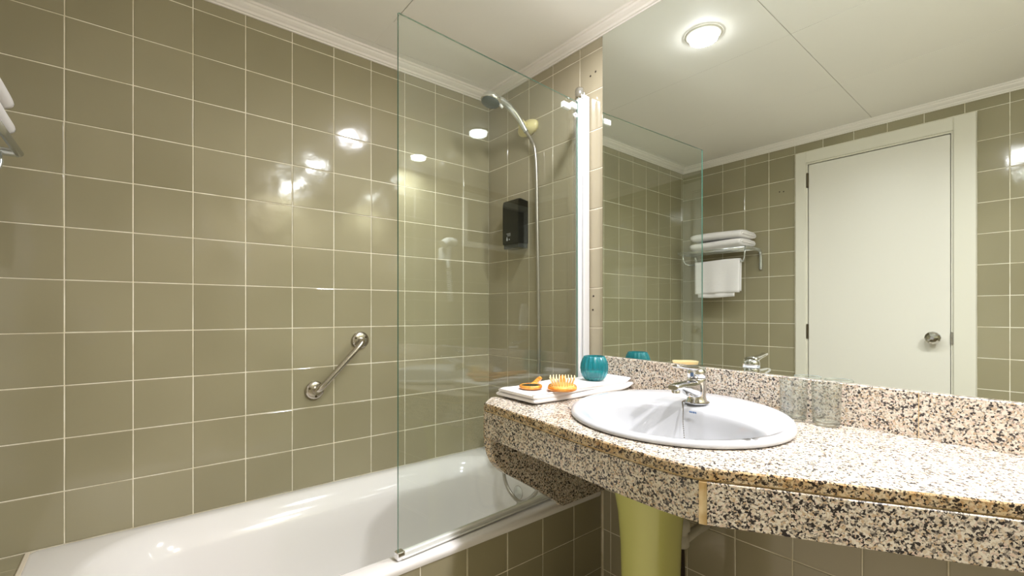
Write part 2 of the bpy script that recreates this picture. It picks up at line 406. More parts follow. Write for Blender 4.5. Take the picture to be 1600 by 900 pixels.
ov.lathe([(.033, -.012), (.034, 0), (.033, .006), (.027, .009), (.026, .006), (.0005, .006)], oc, 32, axis=(-1, 0, .12), cap0=True)
ov.build('overflow_plate', [M['hose']], tub)
MB().lathe([(.0255, .0065), (.024, .009), (.0005, .010)], oc, 28, axis=(-1, 0, .12)).build('overflow_face', M['white_plastic'], tub)
ch = MB().tube([(oc[0]-.012, oc[1], oc[2]-.03), (oc[0]-.016, oc[1], oc[2]-.05)], .003, 6); ch.build('overflow_peg', M['steel'], tub)
MB().rbox(X0-.006, X0+.004, Y0+.01, Y1, ZR-.012, ZR+.0015, .001).build('caulk_bead', M['caulk'], tub)
mb = MB().rbox(X0, X1, Y0+.03, Y1, .002, ZR-.40, .002); mb.build('support', M['white_plastic'], tub)
# tiled bath panel
bp = MB().box(-.228, DR, 1.095, 1.115, 0, H-.672).build('tub_surround', M['grout']); tag(bp, 'dark olive tiled upright closing the front of the bathtub', 'tub surround')
tile_grid(bp, (0, 1.095, 0), (1, 0, 0), (0, 0, 1), steps(-.228, DR, T, DR-.006), steps(0, H-.674, T, H-.80), [], M['tile'])
lg = MB().box(DO, -.234, 1.095, DL, 0, H-.662).build('bath_ledge', M['grout']); tag(lg, 'low olive tiled ledge between the tub end and the door wall', 'tiled ledge')
tile_grid(lg, (0, 0, H-.662), (1, 0, 0), (0, 1, 0), steps(DO, -.236, T, DR), steps(1.1, DL, T, 1.715), [], M['tile'])
tile_grid(lg, (0, 1.095, 0), (1, 0, 0), (0, 0, 1), steps(DO, -.236, T, DR), steps(0, H-.664, T, H-.80), [], M['tile'])

# ------------------------------------------------------------------ shower screen
G0, G1 = Vector((.5345, 1.122)), Vector((1.283, 1.167))
sd = (G1-G0).normalized(); ang = math.atan2(sd.y, sd.x); gl = (G1-G0).length
sc = empty('shower_screen', (G0.x, G0.y, H-.655), (0, 0, ang)); tag(sc, 'frameless clear glass bath screen hinged on a bright aluminium post', 'shower screen')
gz0, gz1 = .016, .655+.795
g = MB(); th = .003
g.add([(0, -th, gz0), (gl, -th, gz0), (gl, -th, gz1), (0, -th, gz1)], [(0, 1, 2, 3)], 0)
g.add([(0, th, gz0), (gl, th, gz0), (gl, th, gz1), (0, th, gz1)], [(3, 2, 1, 0)], 0)
e = [(0, -th, gz0), (gl, -th, gz0), (gl, th, gz0), (0, th, gz0), (0, -th, gz1), (gl, -th, gz1), (gl, th, gz1), (0, th, gz1)]
g.add(e, [(0, 3, 2, 1), (4, 5, 6, 7), (0, 4, 7, 3), (1, 2, 6, 5)], 1)
g.build('glass_panel', [M['screen'], M['screen_edge']], sc)
r = MB(); r.rbox(.006, gl-.005, -.008, .008, .0, .017, .002); r.rbox(.006, gl-.005, -.014, -.007, .001, .007, .002); r.build('bottom_rail', M['white_plastic'], sc)
MB().rbox(-.006, .016, -.011, .011, -.001, .021, .002).build('rail_end_cap', M['chrome'], sc)
MB().lathe([(.0165, .004), (.0165, gz1+.02)], (gl+.018, 0, 0), 24).build('hinge_post', M['alu'], sc)
MB().lathe([(.018, 0), (.0195, .003), (.0195, .038), (.017, .043), (.0005, .043)], (gl+.018, 0, gz1+.012), 24, cap0=True).build('post_cap', M['chrome'], sc)
wp = MB(); wp.rbox(gl+.020, gl+.052, -.020, .012, .004, gz1+.03, .003); wp.rbox(gl+.008, gl+.024, -.026, -.018, .004, gz1+.025, .002); wp.build('wall_profile', M['alu'], sc)
hz = gz1-.045
MB().rbox(gl-.085, gl-.045, -.008, .008, hz, hz+.022, .002).build('glass_clamp', M['white_plastic'], sc)
MB().rbox(gl-.038, gl-.008, -.008, .008, hz+.012, hz+.034, .002).build('glass_clamp', M['white_plastic'], sc)
MB().lathe([(.004, 0), (.0045, .004), (.009, .004), (.009, -.004), (.004, -.004)], (gl-.018, -.006, hz-.012), 20, axis=(0, -1, 0)).build('clamp_washer', M['white_plastic'], sc)

# ------------------------------------------------------------------ vanity counter
def zc(v): return H-.278+.016*(v-.05)
front = [(.776, 1.066), (.770, .943), (.764, .835), (.758, .746), (.754, .686), (.751, .602), (.750, .534), (.7505, .482), (.755, .435), (.765, .401), (.785, .368), (.822, .312), (.875, .222), (.931, .135), (.992, .035), (1.045, -.05)]
front += [(1.05, -.09), (1.05, DN+.002)]
outline = [(DR, DN+.002)] + front[::-1][0:] + [(.839, 1.119), (DR, 1.119)]
co = empty('vanity_counter', (1.05, .6, H-.27)); tag(co, 'speckled granite washstand counter with deep edge and bowed front', 'countertop')
bx0, by0, bz0 = co.location
SC, SA = (1.055, .627), (.257, .265)      # outer ellipse of the basin
def dens(P, step=.02):
    out = []
    for i in range(len(P)):
        a, b = Vector(P[i]), Vector(P[(i+1) % len(P)]); n = max(1, int((b-a).length/step))
        out += [tuple(a+(b-a)*k/n) for k in range(n)]
    return out
dl = dens(outline)
hole = []
for x, y in dl:
    a = math.atan2((y-SC[1])/SA[1], (x-SC[0])/SA[0]); hole.append((SC[0]+(SA[0]-.015)*math.cos(a), SC[1]+(SA[1]-.015)*math.sin(a)))
def P3(p, dz): return (p[0]-bx0, p[1]-by0, zc(p[1])+dz-bz0)
mb = MB()
ins = []
cx = Vector(SC)
for p in dl:
    q = Vector(p); dd = (cx-q).normalized()*.0025; ins.append(tuple(q+dd))
mb.loft([[P3(p, 0) for p in hole], [P3(p, 0) for p in ins]], 0)
mb.loft([[P3(p, 0) for p in ins], [P3(p, -.003) for p in dl], [P3(p, -.017) for p in dl]], 1)
mb.loft([[P3(p, -.020) for p in dl], [P3(p, -.020) for p in hole], [P3(p, 0) for p in hole]], 0)
mb.loft([[P3(p, -.017) for p in dl], [P3(p, -.020) for p in dl]], 1)
mb.build('slab', [M['granite'], M['granite_edge']], co)
def strip(path, t, z0, z1, name, m, off=0):
    """vertical board following the path, front face on it, thickness t towards the wall"""
    P = [Vector(p) for p in path]; lp = []
    for i, p in enumerate(P):
        d_ = (P[min(i+1, len(P)-1)]-P[max(i-1, 0)]).normalized(); n = Vector((-d_.y, d_.x))   # path runs towards -Y: n points to +X
        a = p+n*off; b = p+n*(off+t)
        c = .0015
        lp.append([P3(a, z0+c), P3(a, z1-c), P3(a+n*c, z1), P3(b, z1), P3(b, z0), P3(a+n*c, z0)])
    return MB().loft(lp, cap0=True, cap1=True).build(name, m, co)
cut = 9
seg1 = dens_open = front[:cut]+[(.7625, .407)]
seg2 = [(.7685, .395)]+front[10:]
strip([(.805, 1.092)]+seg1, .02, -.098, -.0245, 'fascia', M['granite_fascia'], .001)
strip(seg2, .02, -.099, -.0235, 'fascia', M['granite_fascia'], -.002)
strip([(.805, 1.092)]+front, .015, -.0255, -.0195, 'grout_joint', M['old_grout'], .004)
strip([(.7625, .407), (.7685, .395)], .02, -.100, -.024, 'grout_joint', M['old_grout'], -.0005)
# end panel, curved lower edge, standing on the bath rim
prof = [(.808, -.022), (.808, -.378), (.811, -.402), (.818, -.429), (.830, -.453), (.847, -.474), (.868, -.492), (.896, -.509), (.95, -.543), (1.004, -.578), (1.06, -.617), (1.102, -.645), (1.115, -.6555), (1.336, -.6555), (1.336, -.022)]
lp = []
for y in (1.078, 1.112):
    lp.append([(u-bx0, y-by0, H+(z+(-.262) if z == -.022 else z)-bz0) for u, z in prof])
mb = MB().loft(lp, 1); mb.add(lp[0], [list(range(len(prof)))], 0); mb.add(lp[1], [list(range(len(prof)))[::-1]], 0)
mb.build('end_panel', [M['granite_fascia'], M['granite_edge']], co)  # darker fascia granite on the faces puts the shade under the counter into colour
MB().tube([(1.11-bx0, 1.10-by0, H-.656-bz0), (1.22-bx0, 1.092-by0, H-.6555-bz0), (1.338-bx0, 1.092-by0, H-.6555-bz0)], .006, 8).build('caulk_bead', M['caulk'], co)
# backsplash
def zb(v): return H-.177+.0165*(v-.047)
def splash(y0, y1, label=None):
    lp = []
    for y in (y0, y1):
        lp.append([(1.322-bx0, y-by0, zc(y)+.0005-bz0), (1.322-bx0, y-by0, zb(y)-.0015-bz0), (1.3235-bx0, y-by0, zb(y)-bz0), (DR-bx0-.0005, y-by0, zb(y)-bz0), (DR-bx0-.0005, y-by0, zc(y)+.0005-bz0)])
    return MB().loft(lp, cap0=True, cap1=True).build('backsplash', M['granite'], co)
splash(1.083, .201); splash(.1995, DN+.002)
MB().box(1.3225-bx0, DR-.001-bx0, .1993-by0, .2012-by0, zc(.2)-bz0, zb(.2)-.0006-bz0).build('grout_joint', M['old_grout'], co)

# ------------------------------------------------------------------ mirror
lp = []
for u in (1.3345, 1.3395):
    lp.append([(u, 1.087, zb(1.087)+.0005), (u, DN+.01, zb(DN)+.0005), (u, DN+.01, ZCOR-.001), (u, 1.087, ZCOR-.001)])
mb = MB(); mb.add(lp[0], [(0, 3, 2, 1)], 0); mb.add(lp[1], [(0, 1, 2, 3)], 1)
mb.add(lp[0]+lp[1], [(0, 1, 5, 4), (1, 2, 6, 5), (2, 3, 7, 6), (3, 0, 4, 7)], 1)
mi = mb.build('wall_mirror', [M['mirror'], M['dark_gap']]); tag(mi, 'large frameless mirror standing on the granite backsplash', 'mirror')

# ------------------------------------------------------------------ washbasin
sk = empty('washbasin', (SC[0], SC[1], zc(SC[1]))); tag(sk, 'white oval drop-in washbasin set into the granite counter', 'sink')
def hr(u): return .014+(min(max(u, .8), 1.31)-.8)/.51*.017
IC, IA = (.985, .605), (.143, .215)
def eloop(t, grow, dh, k=1.0, absz=None, n=72):
    """t 0 = outer ellipse, 1 = inner ellipse"""
    cu, cv = SC[0]*(1-t)+IC[0]*t, SC[1]*(1-t)+IC[1]*t
    au, av = (SA[0]*(1-t)+IA[0]*t)*k+grow, (SA[1]*(1-t)+IA[1]*t)*k+grow
    out = []
    for i in range(n):
        a = 2*PI*i/n; u, v = cu+au*math.cos(a), cv+av*math.sin(a)
        h = (hr(u)*dh[0]+dh[1])
        out.append((u-SC[0], v-SC[1], zc(v)+h-sk.location.z))
    return out
lp = [eloop(0, -.006, (0, .0006)), eloop(0, 0, (.15, 0.001)), eloop(0, .001, (.45, 0)), eloop(0, -.001, (.75, 0)), eloop(0, -.006, (.93, 0)), eloop(0, -.014, (1, 0)),
      eloop(.45, 0, (1, -.0015)), eloop(.8, 0, (1, -.004)), eloop(.93, 0, (1, -.0065)), eloop(.985, 0, (1, -.0095)), eloop(1, -.002, (1, -.0145)), eloop(1, -.005, (1, -.024)),
      eloop(1, -.010, (1, -.045)), eloop(1, -.021, (.7, -.078)), eloop(1, -.045, (.4, -.105)), eloop(1, -.072, (.2, -.130)), eloop(1, -.10, (0, -.143)), eloop(1, -.125, (0, -.148))]
MB().loft(lp, smooth=True, cap1=True).build('bowl', M['porcelain'], sk)
# outer shell of the bowl under the counter
lp = [eloop(1, .012, (0, -.006)), eloop(1, .010, (0, -.04)), eloop(1, -.01, (0, -.10)), eloop(1, -.05, (0, -.15)), eloop(1, -.10, (0, -.165))]
MB().loft(lp, smooth=True, cap1=True).build('bowl_underside', M['porcelain'], sk)
MB().lathe([(.022, .0), (.022, .003), (.016, .004), (.015, .001), (.0005, .001)], (IC[0]-SC[0], IC[1]-SC[1], -.1485+zc(.605)-sk.location.z), 24).build('drain', M['chrome'], sk)
# small printed mark under the tap
lo_ = MB()
MU, MV = 1.118, .598
for k, (a, b) in enumerate(((-.009, -.006), (-.0045, .0005), (.002, .006), (.007, .010))):
    lo_.box(-.0006, .0006, a, b, -.0025, .0025)
lm = lo_.build('printed_mark', M['blue'], sk)
tap_z = zc(.63)+hr(1.16)
lm.location = (1.118-SC[0]-.0015, .612-SC[1], zc(.6)+hr(1.12)-.0155-sk.location.z); lm.rotation_euler = (0, math.radians(-28), 0)
# pedestal
pd = MB(); PC = (1.045, .690)
def sup(rx, ry, z, n=48, e=2.6):
    out = []
    for i in range(n):
        a = 2*PI*i/n; c, s_ = math.cos(a), math.sin(a)
        out.append((PC[0]+rx*abs(c)**(2/e)*math.copysign(1, c), PC[1]+ry*abs(s_)**(2/e)*math.copysign(1, s_), z))
    return out
lp = [sup(.115, .088, .001), sup(.113, .085, .02), sup(.090, .068, .08), sup(.080, .061, .2), sup(.081, .062, .4), sup(.084, .065, .52), sup(.090, .071, .60), sup(.100, .079, .655), sup(.108, .088, .70)]
o = pd.loft(lp, smooth=True, cap1=True, cap0=True).build('sink_pedestal', M['pedestal']); tag(o, 'pale lime green glazed ceramic pedestal under the granite counter', 'pedestal')
# waste trap
tr = empty('waste_trap', (1.2, .665, .45)); tag(tr, 'white plastic waste trap and thin dark supply pipe beside the green pedestal', 'pipe')
def w2(p, o): return (p[0]-o.location.x, p[1]-o.location.y, p[2]-o.location.z)
t_ = MB(); t_.lathe([(.018, 0), (.022, .004), (.022, .03), (.018, .034), (.018, .045), (.024, .048), (.024, .075), (.017, .08), (.017, .11)], w2((1.195, .690, H-.665), tr), 20, cap0=True, cap1=True)
t_.build('trap_body', M['pipe'], tr)
MB().tube([w2(p, tr) for p in smoothpath([(1.205, .690, H-.655), (1.22, .690, H-.65), (1.28, .690, H-.645), (DR-.006, .69, H-.645)])], .014, 12).build('outlet_pipe', M['pipe'], tr)
MB().tube([w2(p, tr) for p in smoothpath([(1.20, .690, H-.665), (1.203, .690, H-.72), (1.207, .690, H-.78), (1.24, .690, H-.86), (DR-.006, .69, H-.88)])], .006, 8).build('supply_pipe', M['dark_gap'], tr)

# ------------------------------------------------------------------ tap
FX, FY = 1.165, .628
fz = zc(FY)+hr(FX)-.0015
fa = empty('basin_tap', (FX, FY, fz), (0, 0, PI)); tag(fa, 'chrome single lever mixer tap on the rear deck of the oval washbasin', 'faucet')
MB().lathe([(.0285, 0), (.0285, .006), (.025, .010), (.0235, .02), (.024, .045), (.025, .058), (.0245, .066), (.023, .068)], n=36, cap0=True, cap1=True).build('body', M['chrome'], fa)
sp = []
for x, y, z0, z1, w in ((.0, 0, .012, .064, .022), (.03, 0, .020, .064, .021), (.06, 0, .036, .063, .018), (.09, 0, .046, .063, .0155), (.112, 0, .0465, .061, .0145), (.118, 0, .048, .059, .013)):
    zc_, hh = (z0+z1)/2, (z1-z0)/2
    sp.append([(x, w*math.copysign(abs(math.cos(a))**.6, math.cos(a)), zc_+hh*math.copysign(abs(math.sin(a))**.6, math.sin(a))) for a in [2*PI*k/20 for k in range(20)]])
MB().loft(sp, smooth=True, cap0=True, cap1=True).build('spout', M['chrome'], fa)
MB().lathe([(.0105, 0), (.0105, .010), (.008, .010), (.008, .003), (.0005, .003)], (.104, 0, .039), 20, cap0=False).build('aerator', M['chrome'], fa)
MB().lathe([(.0245, .070), (.0245, .084), (.022, .092), (.014, .097), (.001, .099)], n=36, cap0=True).build('lever_cap', M['chrome'], fa)
sp = []
for x, zt, w, t in ((-.012, .094, .018, .008), (.02, .096, .017, .008), (.05, .099, .013, .0055), (.08, .103, .0115, .004), (.102, .107, .011, .0035), (.108, .108, .007, .002)):
    sp.append([(x, w*math.copysign(abs(math.cos(a))**.7, math.cos(a)), zt+t*math.copysign(abs(math.sin(a))**.7, math.sin(a))) for a in [2*PI*k/16 for k in range(16)]])
MB().loft(sp, smooth=True, cap0=True, cap1=True).build('lever', M['chrome'], fa)
MB().rbox(.0235, .0255, -.0045, .0045, .074, .084, .0006).build('temperature_dot', M['blue'], fa)
# ball chain round the foot of the tap and down into the bowl
bc = MB()
pts = [Vector((FX+.0305*math.cos(a), FY+.0305*math.sin(a), fz+.004)) for a in [PI*.75-2*PI*k/56 for k in range(50)]]
drop = smoothpath([pts[0], (1.133, .651, fz+.0035), (1.117, .640, fz-.012), (1.103, .632, fz-.045), (1.075, .612, fz-.09), (1.045, .6, fz-.125), (1.01, .603, fz-.155)], 10)
L_ = 0; last = drop[0]; acc = [last]
for i in range(1, len(drop)):
    a, b = Vector(drop[i-1]), Vector(drop[i]); n = max(1, int((b-a).length/.0044))
    acc += [a+(b-a)*k/n for k in range(1, n+1)]
for p in pts+acc:
    r_ = .0021; bc.add([(p.x+r_, p.y, p.z), (p.x-r_, p.y, p.z), (p.x, p.y+r_, p.z), (p.x, p.y-r_, p.z), (p.x, p.y, p.z+r_), (p.x, p.y, p.z-r_)],
        [(0, 2, 4), (2, 1, 4), (1, 3, 4), (3, 0, 4), (2, 0, 5), (1, 2, 5), (3, 1, 5), (0, 3, 5)], 0, True)
o = bc.build('plug_chain', M['bronze']); tag(o, 'fine metal plug chain looped round the tap foot and hanging into the basin', 'chain')

# ------------------------------------------------------------------ tumblers
def tumbler(x, y, lab):
    t = empty('glass_tumbler', (x, y, zc(y)+.0005)); tag(t, lab, 'glass', 'tumblers on the counter')
    MB().lathe([(.0285, .008), (.0292, .03), (.0312, .1), (.0306, .1006), (.0300, .1), (.0280, .03), (.0272, .011)], n=40).build('cup', M['tumbler'], t)
    MB().lathe([(.0005, 0), (.025, 0), (.0275, .002), (.0284, .006), (.0283, .0085), (.026, .0115), (.0005, .0105)], n=40).build('thick_base', M['tumbler_base'], t)
    MB().lathe([(.0313, .0993), (.0314, .1003), (.0306, .1012), (.0298, .1003), (.0299, .0993)], n=40).build('rim', M['tumbler_base'], t)
tumbler(1.284, .434, 'empty clear glass tumbler half hidden beside the washbasin, left of the pair')
tumbler(1.286, .363, 'empty clear glass tumbler, right of the pair, nearer the counter end')

# ------------------------------------------------------------------ folded towel on the counter with brush, hand mirror, candle holder
def fold_stack(w, d, layers, t, name, parent, lift=None, seed=1, nx=26, ny=12):
    """towel folded in layers: each layer a soft slab, joined along a rolled front edge"""
    rnd = random.Random(seed); mb = MB()
    for k in range(layers):
        z0 = k*t; ph = rnd.uniform(0, 6); sec = []
        for i in range(nx+1):
            x = w*i/nx; loop = []
            endr = min(1, .5+.5*min(i, nx-i)/1.0)
            for j in range(2*ny):
                r_ = t*.5; side = 1 if j < ny else -1; a = -PI/2+PI*(j % ny)/(ny-1)
                yy = d/2+side*(d/2-r_-(.004 if k else 0))+side*r_*math.cos(a)+.003*math.sin(x*9+ph+k)
                zz = z0+t/2+side*r_*math.sin(a)*endr*1.06+.0012*math.sin(x*21+ph)*(k+1)
                if lift: zz += lift(x, yy)
                loop.append((x+.002*math.sin(yy*30+ph), yy, zz))
            sec.append(loop)
        mb.loft(sec, smooth=True, cap0=True, cap1=True)
    return mb.build(name, M['towel'], parent)
tw = empty('folded_towel', (.858, .942, zc(1.03)+.0015), (.016, 0, 0)); tag(tw, 'folded white bath towel on the granite counter under the candle holder', 'towel')
def lift(x, y): return max(0, (x-.38)/.08)**2*.012
fold_stack(.458, .172, 2, .0140, 'towel_layers', tw, lift, 3)
MB().tube([(.0, .006, .027), (.1, .003, .0275), (.2, .004, .0275), (.3, .004, .0272), (.4, .003, .028)], .0022, 8).build('hem', M['towel'], tw)
TZ = zc(1.03)+.0015+.0285
cn = empty('candle_holder', (1.210, 1.022, TZ+.0005)); tag(cn, 'round teal ribbed glass candle holder on the folded towel', 'candle holder')
MB().lathe([(.0005, .0), (.026, 0), (.031, .003), (.038, .012), (.044, .026), (.0465, .042), (.045, .058), (.040, .072), (.036, .079), (.0345, .083), (.0325, .083), (.034, .078), (.037, .071), (.0415, .057), (.0425, .042), (.040, .027), (.034, .014), (.02, .008), (.0005, .008)], n=120, rib=.035, ribn=18).build('ribbed_bowl', M['teal'], cn)
MB().lathe([(.0005, .009), (.026, .009), (.034, .018), (.036, .028), (.0005, .030)], n=32).build('wax', M['teal_in'], cn)
# hand mirror
hm = empty('hand_mirror', (.925, 1.03, TZ+.001), (0, 0, math.radians(33))); tag(hm, 'small round hand mirror with an orange wooden rim lying on the towel', 'hand mirror')
def ring(a, b, z, n=40): return [(a*math.cos(2*PI*k/n), b*math.sin(2*PI*k/n), z) for k in range(n)]
MB().loft([ring(.030, .030, 0), ring(.035, .035, .003), ring(.0355, .0355, .008), ring(.033, .033, .0115), ring(.029, .029, .0115), ring(.0285, .0285, .0105)], smooth=True, cap0=True, cap1=True).build('frame', M['wood'], hm)
MB().loft([ring(.0285, .0285, .0108), ring(.001, .001, .0112)], cap1=True).build('mirror_glass', M['glassdark'], hm)
hp = []
for x, w, zc_ in ((.030, .012, .007), (.045, .009, .009), (.07, .008, .012), (.095, .0095, .0145), (.112, .009, .0155), (.119, .004, .016)):
    hp.append([(x, w*math.cos(a), zc_+.0055*math.sin(a)) for a in [2*PI*k/14 for k in range(14)]])
MB().loft(hp, smooth=True, cap0=True, cap1=True).build('handle', M['wood'], hm)
# hairbrush
hb = empty('hairbrush', (.985, .955, TZ+.001), (0, 0, math.radians(44))); hb.scale = (1.2, 1.3, 1.05); tag(hb, 'orange wooden hairbrush lying bristles up on the towel', 'hairbrush')
def sq(a, b, z, e=3.2, n=40):
    out = []
    for k in range(n):
        t = 2*PI*k/n; c, s_ = math.cos(t), math.sin(t)
        out.append((a*math.copysign(abs(c)**(2/e), c), b*math.copysign(abs(s_)**(2/e), s_), z))
    return out
MB().loft([sq(.038, .028, 0), sq(.042, .033, .003), sq(.043, .034, .008), sq(.041, .032, .0115), sq(.036, .027, .012)], smooth=True, cap0=True, cap1=True).build('head', M['wood'], hb)
MB().loft([sq(.036, .027, .0118), sq(.032, .023, .0150), sq(.02, .014, .0165)], smooth=True, cap1=True).build('cushion', M['pad'], hb)
br = MB(); nb = 0
for i in range(15):
    for j in range(9):
        x, y = -.0315+.0045*i, -.022+.0055*j
        if (abs(x)/.034)**3+(abs(y)/.0255)**3 > 1: continue
        tx, ty = x*1.18, y*1.28
        br.tube([(x, y, .0145), ((x+tx)/2, (y+ty)/2, .025), (tx, ty, .0355), (tx, ty, .0368)], [.0010, .0009, .0010, .0014], 6, cap=True); nb += 1
br = br.build('bristles', M['bristle'], hb); br['kind'] = 'stuff'
hp = []
for x, w, z_ in ((.038, .014, .007), (.055, .0095, .008), (.085, .009, .010), (.115, .011, .0125), (.132, .0105, .0135), (.141, .005, .014)):
    hp.append([(x, w*math.cos(a), z_+.0065*math.sin(a)) for a in [2*PI*k/14 for k in range(14)]])
MB().loft(hp, smooth=True, cap0=True, cap1=True).build('handle', M['wood'], hb)

# ------------------------------------------------------------------ grab bar
gb = empty('grab_bar', (.6065, DL-.003, H-.203)); tag(gb, 'short slanted steel grab bar on the tiled bath wall', 'grab bar')
A, B = Vector((.0875, 0, .0915)), Vector((-.0875, 0, -.0905))
for c in (A, B):
    fl_ = MB().lathe([(.034, 0), (.035, .004), (.033, .010), (.026, .013), (.016, .0145), (.0005, .0145)], c, 32, axis=(0, -1, 0)).build('flange', M['steel'], gb)
    for a in (.6, .6+2.1, .6+4.2):
        q = MB(); q.lathe([(.0045, 0), (.0045, .0018), (.001, .0022)], c+Vector((.023*math.cos(a), -.0135, .023*math.sin(a))), 10, axis=(0, -1, 0)); q.build('screw', M['bronze'], fl_)
n = Vector((0, -1, 0)); dd = (B-A).normalized()
pp = smoothpath([A+n*.010, A+n*.026+dd*.001, A+n*.040+dd*.010, A+n*.045+dd*.028, A+n*.046+dd*.06, (A+B)/2+n*.046, B+n*.046-dd*.06, B+n*.045-dd*.028, B+n*.040-dd*.010, B+n*.026-dd*.001, B+n*.010], 5)
MB().tube(pp, .0115, 16).build('bar', M['steel'], gb)

# ------------------------------------------------------------------ soap dispenser
ds = empty('soap_dispenser', (DR-.002, 1.562, H+.285)); tag(ds, 'black wall mounted soap dispenser in the shower corner', 'soap dispenser')
hw = .0535
body = [(-.002, .02), (-.058, .02), (-.060, .024), (-.060, .195), (-.055, .214), (-.045, .216), (-.002, .208)]
lp = [[(x, y, z) for x, z in body] for y in (-hw, hw)]
MB().loft(lp, cap0=True, cap1=True).build('housing', M['black'], ds)
MB().rbox(-.056, -.002, -hw+.002, hw-.002, 0, .0205, .002).build('push_base', M['smoked'], ds)
pr = MB(); 
for z, w in ((.066, .028), (.061, .024), (.056, .020)): pr.box(-.0606, -.0598, -.028+.026, -.028+.026+w, z, z+.0015)
pr.lathe([(.0055, 0), (.0055, .0005), (.0005, .0006)], (-.060, .022, .040), 16, axis=(-1, 0, 0))
pr.add([(-.0606, .0165, .042), (-.0606, .0275, .042), (-.0606, .022, .055)], [(0, 1, 2)])
pr.lathe([(.003, 0), (.003, .0005), (.0005, .0006)], (-.060, .006, .040), 12, axis=(-1, 0, 0))
pr.build('printed_label', M['print'], ds)

# ------------------------------------------------------------------ hand shower
hs = empty('hand_shower', (1.285, 1.502, H+.82)); tag(hs, 'chrome hand shower head with long hose on an ivory wall holder', 'shower')
o_ = hs.location
def hl(*p): return (p[0]-o_.x, p[1]-o_.y, p[2]-o_.z)
lp = []
for u, s_ in ((DR-.001, 1.0), (DR-.010, 1.0), (DR-.018, .92), (DR-.026, .72), (DR-.034, .42)):
    lp.append([hl(u, 1.505+.062*s_*math.cos(2*PI*k/28), H+.815+.034*s_*math.copysign(abs(math.sin(2*PI*k/28))**.8, math.sin(2*PI*k/28))) for k in range(28)])
MB().loft(lp, smooth=True, cap0=True, cap1=True).build('wall_holder', M['yellow_plastic'], hs)
MB().tube([hl(DR-.03, 1.499, H+.815), hl(1.285, 1.494, H+.822)], [.014, .017], 16).build('holder_clip', M['yellow_plastic'], hs)
path = smoothpath([hl(1.302, 1.478, H+.782), hl(1.288, 1.488, H+.812), hl(1.262, 1.494, H+.845), hl(1.225, 1.497, H+.872), hl(1.185, 1.497, H+.886), hl(1.155, 1.496, H+.886)], 6)
N_ = len(path)
MB().tube(path, [.0105+.006*(i/(N_-1)) for i in range(N_)], 18).build('handle', M['satin'], hs)
hd = Vector((-.30, -.06, -.95)).normalized(); hc = Vector(hl(1.122, 1.493, H+.872))
MB().lathe([(.008, -.026), (.026, -.023), (.036, -.014), (.041, -.003), (.042, .006), (.038, .012)], hc, 40, axis=hd, cap0=True).build('head', M['chrome'], hs)
MB().lathe([(.038, .011), (.035, .0145), (.0005, .015)], hc, 40, axis=hd).build('spray_face', M['grey_plastic'], hs)
MB().lathe([(.006, 0), (.006, .014), (.004, .017), (.0005, .017)], Vector(hl(1.15, 1.468, H+.852)), 12, axis=(.3, -.5, -.8), cap0=True).build('mode_lever', M['white_plastic'], hs)
hose = smoothpath([hl(1.302, 1.478, H+.782), hl(1.312, 1.458, H+.745), hl(1.316, 1.440, H+.70), hl(1.318, 1.432, H+.6), hl(1.318, 1.428, H+.4), hl(1.317, 1.420, H+.15), hl(1.314, 1.412, H-.1), hl(1.300, 1.395, H-.35),
                   hl(1.262, 1.33, H-.56), hl(1.222, 1.315, H-.68), hl(1.214, 1.345, H-.735), hl(1.210, 1.41, H-.775), hl(1.207, 1.47, H-.755), hl(1.205, 1.505, H-.71), hl(1.21, 1.516, H-.655), hl(1.235, 1.530, H-.60), hl(1.262, 1.54, H-.565)], 22)
hr_ = [.0058+(.0009 if i % 2 else 0) for i in range(len(hose))]
MB().tube(hose, [a*1.22 for a in hr_], 10).build('hose', M['hose'], hs)
bt = empty('bath_tap', (DR-.003, 1.55, H-.535)); tag(bt, 'chrome bath mixer tap mostly hidden behind the counter end', 'faucet')
MB().tube([(0, -.075, 0), (-.03, -.075, 0)], .027, 20).build('rosette', M['chrome'], bt)
MB().tube([(0, .075, 0), (-.03, .075, 0)], .027, 20).build('rosette', M['chrome'], bt)
MB().tube([(-.055, -.10, 0), (-.055, .10, 0)], .021, 20).build('body', M['chrome'], bt)
MB().tube(smoothpath([(-.055, 0, -.01), (-.09, .01, -.035), (-.115, .03, -.06), (-.12, .032, -.098)]), .012, 14).build('spout', M['chrome'], bt)
MB().tube([(-.055, -.10, 0), (-.055, -.125, 0)], [.019, .017], 16).build('handle', M['chrome'], bt)
MB().tube([(-.055, .10, 0), (-.055, .125, 0)], [.019, .017], 16).build('handle', M['chrome'], bt)

# ------------------------------------------------------------------ towel shelf on the door wall
ts = empty('towel_shelf', (DO+.003, 1.46, H+.405)); tag(ts, 'chrome tube towel rack on the door wall beside the tub, seen in the mirror', 'towel rack')
ya, yb = -.21, .232
fx = -.231-ts.location.x
MB().tube([(fx, ya, 0), (fx, yb, 0)], .009, 12).build('front_bar', M['satin'], ts)
for x in (fx-.055, fx-.11, fx-.165):
    MB().tube([(x, ya, 0), (x, yb, 0)], .006, 10).build('shelf_bar', M['satin'], ts)
for y in (ya, yb):
    MB().tube(smoothpath([(fx, y, 0), (fx-.02, y, 0), (.07, y, .001), (.035, y, .0), (.016, y, -.018), (.010, y, -.05), (.009, y, -.125)]), .0105, 12).build('bracket', M['satin'], ts)
    MB().tube(smoothpath([(fx-.034, y+(.012 if y < 0 else -.012), -.002), (fx-.030, y+(.014 if y < 0 else -.014), -.035), (fx-.042, y+(.022 if y < 0 else -.022), -.065), (fx-.069, y+(.04 if y < 0 else -.04), -.078)]), .005, 10).build('hoop', M['satin'], ts)
MB().tube([(fx-.069, ya+.035, -.078), (fx-.069, yb-.035, -.078)], .006, 10).build('towel_bar', M['satin'], ts)
